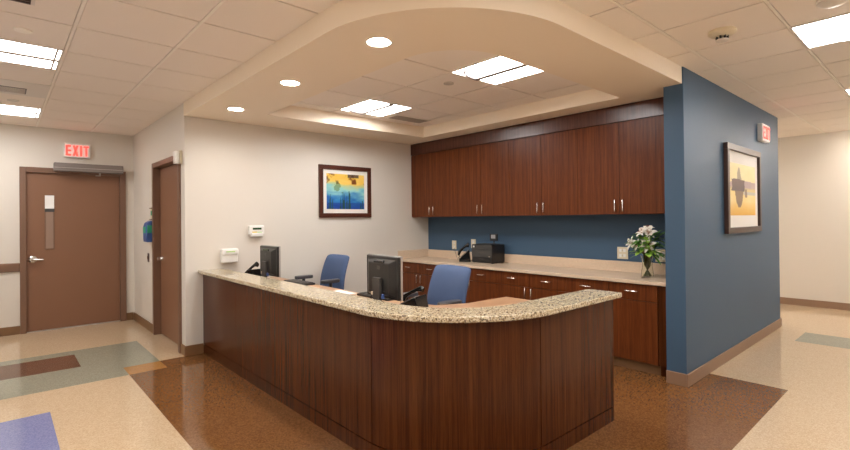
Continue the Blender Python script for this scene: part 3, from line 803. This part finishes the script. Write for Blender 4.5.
# ---------------------------------------------------------------- office chairs (face -X)
def make_chair(label, loc, rz):
    t = thing('office_chair', label, 'office chair', loc, rz, 'blue office chairs behind the desk')
    # backrest: curved padded slab, origin below
    bm = bmesh.new(); nu, nv = 14, 16; grid = {}
    for side in (0, 1):
        for i in range(nu+1):
            for j in range(nv+1):
                u = -1+2*i/nu; v = j/nv
                wd = .245*(1-.07*v**2)-.008*(1-v)**2
                zz = .60+.47*v
                # rounded top corners
                y = u*wd
                if v > .9: pass
                x = .225+.095*v-.03*sin(pi*v)
                x += -.035*u*u*1.0
                th = .045*(1-abs(u)**6*.8)*(1-abs(2*v-1)**10*.8)
                x += (-th if side == 0 else th*.6)
                zz -= .018*abs(u)**8*v
                grid[side, i, j] = bm.verts.new((x, y, zz))
    for side in (0, 1):
        for i in range(nu):
            for j in range(nv):
                bm.faces.new([grid[side, i, j], grid[side, i+1, j], grid[side, i+1, j+1], grid[side, i, j+1]])
    for j in range(nv):
        for i in (0, nu): bm.faces.new([grid[0, i, j], grid[0, i, j+1], grid[1, i, j+1], grid[1, i, j]])
    for i in range(nu):
        for j in (0, nv): bm.faces.new([grid[0, i, j], grid[0, i+1, j], grid[1, i+1, j], grid[1, i, j]])
    o = link('backrest', bm, M['fabric'], t)
    o.data.shade_smooth(); s = o.modifiers.new('round', 'SUBSURF'); s.levels = 1; s.render_levels = 1
    # seat cushion
    bm = bmesh.new(); pts = []
    for k in range(32):
        a = 2*pi*k/32; q = 4
        c_, s_ = cos(a), sin(a); pts.append((.25*math.copysign(abs(c_)**(2/q), c_), .25*math.copysign(abs(s_)**(2/q), s_)))
    prism(bm, pts, .50, .575)
    link('seat', bm, M['fabric'], t, bevel=.02, seg=3, smooth=True)
    bm = bmesh.new(); prism(bm, [(x*.93, y*.93) for x, y in pts], .485, .4995); link('seat_shell', bm, M['black'], t)
    bm = bmesh.new(); tube(bm, [(.12, 0, .475), (.27, 0, .48), (.31, 0, .55), (.30, 0, .68)], .022, 8); link('back_bracket', bm, M['black'], t, smooth=True)
    for s in (1, -1):
        bm = bmesh.new(); tube(bm, [(.0, s*.2, .48), (.0, s*.29, .50), (.0, s*.28, .80)], .018, 8)
        a = link('armrest', bm, M['black'], t, smooth=True)
        bm = bmesh.new()
        pp = [(.11*math.copysign(abs(cos(q*pi/12))**.6, cos(q*pi/12))+.0, s*.275+.042*math.copysign(abs(sin(q*pi/12))**.6, sin(q*pi/12))) for q in range(24)]
        prism(bm, pp, .80, .835); link('arm_pad', bm, M['pad'], a, bevel=.008, smooth=True)
    bm = bmesh.new(); tube(bm, [(0, 0, .12), (0, 0, .3)], .028, 12); tube(bm, [(0, 0, .3), (0, 0, .475)], .018, 12)
    link('gas_column', bm, M['black'], t, smooth=True)
    link('tilt_mechanism', B(-.08, .14, -.06, .06, .45, .485), M['black'], t, bevel=.006)
    for k in range(5):
        a = 2*pi*k/5+.3; c_, s_ = cos(a), sin(a)
        bm = bmesh.new(); tube(bm, [(.02*c_, .02*s_, .125), (.15*c_, .15*s_, .11), (.28*c_, .28*s_, .075)], [.028, .022, .015], 8)
        leg = link('base_leg', bm, M['black'], t, smooth=True)
        bm = bmesh.new()
        nx_, ny_ = -s_, c_
        for e in (-.018, .018):
            c = Vector((.28*c_+nx_*e, .28*s_+ny_*e, .027)); tube(bm, [c-Vector((nx_, ny_, 0))*.008, c+Vector((nx_, ny_, 0))*.008], .027, 14)
        tube(bm, [(.28*c_, .28*s_, .03), (.28*c_, .28*s_, .075)], .008, 8)
        link('caster', bm, M['black'], leg, smooth=True)
    for o in t.children_recursive:
        for v in o.data.vertices:
            z = v.co.z; v.co.x *= 1.1; v.co.y *= 1.1
            v.co.z = z if z < .12 else (.12+(z-.12)*.824 if z < .45 else 1.47-(1.47-z)*1.1)
    return t
ch = make_chair('blue office chair in front of the picture wall, farther from the camera', (2.86, 5.17, 0), radians(2))
dup(ch, (2.85, 3.16, 0), radians(-3), 'blue office chair at the curved desk corner, nearer the camera')

# ---------------------------------------------------------------- lilies in a vase
vx, vy = 4.745, 2.02
t = thing('glass_vase', 'clear waisted glass vase holding the lilies on the counter', 'vase', (vx, vy, PZ))
prof = [(.058, 0), (.060, .01), (.054, .06), (.046, .12), (.048, .17), (.062, .215), (.059, .215), (.045, .17), (.043, .12), (.050, .06), (.054, .014)]
bm = bmesh.new(); lathe(bm, prof, 28, cap=False)
bm.verts.ensure_lookup_table(); n = 28
bm.faces.new([bm.verts[k] for k in range(n)][::-1]); bm.faces.new([bm.verts[len(prof)*n-n+k] for k in range(n)])
link('vase_glass', bm, M['glass'], t, smooth=True)
t = thing('lily_bouquet', 'bouquet of white lilies with green leaves standing in the glass vase', 'flowers', (vx, vy, PZ+.016))
def leaf(bm, base, d, L, W, bend=.3, n=7):
    base = Vector(base); d = Vector(d).normalized(); side = d.cross(Vector((0, 0, 1)))
    if side.length < .1: side = Vector((1, 0, 0))
    side.normalize(); nrm = side.cross(d).normalized(); prev = None
    for i in range(n+1):
        q = i/n; w = W*math.sin(pi*min(1, q*.92+.06))**.8
        c = base+d*L*q-Vector((0, 0, 1))*bend*L*q*q
        cur = [bm.verts.new(c-side*w+nrm*w*.25), bm.verts.new(c), bm.verts.new(c+side*w+nrm*w*.25)]
        if prev:
            for k in (0, 1): bm.faces.new([prev[k], prev[k+1], cur[k+1], cur[k]])
        prev = cur
def dirv(az, el): return (cos(az)*cos(el), sin(az)*cos(el), sin(el))
flowers = [((-.02, .04, .43), 2.6, .7, .85), ((-.03, -.03, .43), 3.7, .6, .9), ((.0, .0, .46), 3.2, 1.2, .85),
           ((-.08, .12, .32), 2.6, .3, .85), ((-.10, .05, .31), 3.0, .1, .7), ((-.09, -.04, .31), 3.6, .2, .95)]
bm = bmesh.new()
for (c, az, el, sc) in flowers:
    a = random.uniform(0, 6.28)
    d = Vector(dirv(az, el)); e = Vector(c)-d*.06*sc
    tube(bm, [(.03*cos(a), .03*sin(a), .0), (-.025*cos(a), -.025*sin(a), .10), (-.01*cos(a)+e.x*.15, e.y*.15, .19), e*.6+Vector((0, 0, .1)), e], .0045, 6)
for k in range(14):
    a = k*.45; tube(bm, [(.035*cos(a), .035*sin(a), .0), (-.028*cos(a), -.028*sin(a), .11), (.03*cos(a+2.5), .03*sin(a+2.5), .2), (.08*cos(a+2.5), .08*sin(a+2.5), .3)], .0045, 6)
link('stems', bm, M['stem'], t, smooth=True)
for (c, az, el, sc) in flowers:
    d = Vector(dirv(az, el)); c = Vector(c); u = d.orthogonal().normalized(); w = d.cross(u)
    bm = bmesh.new()
    for k in range(6):
        a = k*pi/3; r = cos(a)*u+sin(a)*w; sd = d.cross(r).normalized(); L = .088*sc; prev = None
        ww = (.021 if k % 2 else .016)*sc
        for i in range(9):
            q = i/8
            pt = c-d*.06*sc+d*(.075*sc*math.sin(q*pi*.62))+r*(L*(q**1.4)); wd = ww*math.sin(pi*min(1, q*.9+.08))**.7
            cur = [bm.verts.new(pt-sd*wd+r*0+d*wd*.25), bm.verts.new(pt), bm.verts.new(pt+sd*wd+d*wd*.25)]
            if prev:
                for z in (0, 1): bm.faces.new([prev[z], prev[z+1], cur[z+1], cur[z]])
            prev = cur
    f = link('lily_flower', bm, M['petal'], t, smooth=True)
    bm = bmesh.new()
    for k in range(6):
        a = k*pi/3+.5; r = cos(a)*u+sin(a)*w
        tube(bm, [c-d*.04*sc, c+d*.02*sc+r*.012, c+d*.035*sc+r*.02], .001, 4); e = c+d*.035*sc+r*.02
        tube(bm, [e-w*.006, e+w*.006], .002, 5)
    link('stamen', bm, M['stamen'], f)
def leaves(name, N, m, zlo, zhi, Lr, Wr, seed, azr=(0, 6.28)):
    random.seed(seed); bm = bmesh.new()
    for k in range(N):
        a = random.uniform(*azr); z = random.uniform(zlo, zhi); r = random.uniform(.02, .07)
        leaf(bm, (r*cos(a), r*sin(a), z), dirv(a, random.uniform(-.15, .9)), random.uniform(*Lr), random.uniform(*Wr), random.uniform(.1, .5))
    o = link(name, bm, m, t, smooth=True); tag(o, kind='stuff')
leaves('dark_leaves', 110, M['leaf'], .2, .40, (.09, .19), (.013, .026), 3)
leaves('light_leaves', 30, M['leafl'], .22, .34, (.09, .15), (.018, .03), 5, (1.8, 4.4))
leaves('drooping_leaves', 10, M['leaf'], .2, .3, (.14, .2), (.012, .018), 9, (4.2, 5.2))
tag(link('paper_slip', B(-.05, .05, -.035, .035, 0, .003), mat('glass_coaster', (.3, .2, .12, 1), .2), loc=(4.9, 1.86, PZ), bevel=.001), 'small dark slip lying beside the vase by the blue wall', 'slip')

# ---------------------------------------------------------------- camera
f, yaw, pitch, roll, cx, cy = 474.23566, .83975253, .00474781794, -.00970419, 425.02598, 216.588217
F = Vector((cos(yaw)*cos(pitch), sin(yaw)*cos(pitch), sin(pitch)))
Rr = Vector((sin(yaw), -cos(yaw), 0)); U = Rr.cross(F)
R2 = cos(roll)*Rr+sin(roll)*U; U2 = -sin(roll)*Rr+cos(roll)*U
cam = bpy.data.cameras.new('camera'); co = bpy.data.objects.new('camera', cam); COL.objects.link(co)
cam.sensor_fit = 'HORIZONTAL'; cam.sensor_width = 36; cam.lens = f/850*36
cam.shift_x = -(cx-425)/850; cam.shift_y = (cy-225)/850
cam.clip_start = .05
mw = Matrix((R2, U2, -F)).transposed().to_4x4(); mw.translation = (0, 0, 1.47)
co.matrix_world = mw
S.camera = co

wd = bpy.data.worlds.new('world'); S.world = wd; wd.use_nodes = True
wd.node_tree.nodes['Background'].inputs[0].default_value = (.9, .85, .8, 1)
wd.node_tree.nodes['Background'].inputs[1].default_value = .3

S.view_settings.view_transform = 'Standard'; S.view_settings.look = 'None'
S.view_settings.gamma = 1; S.view_settings.exposure = 1.31
S.view_settings.use_curve_mapping = False
S.cycles.max_bounces = 10; S.cycles.diffuse_bounces = 6; S.cycles.glossy_bounces = 4; S.cycles.transmission_bounces = 8
S.cycles.use_denoising = True
S.cycles.sample_clamp_indirect = 6
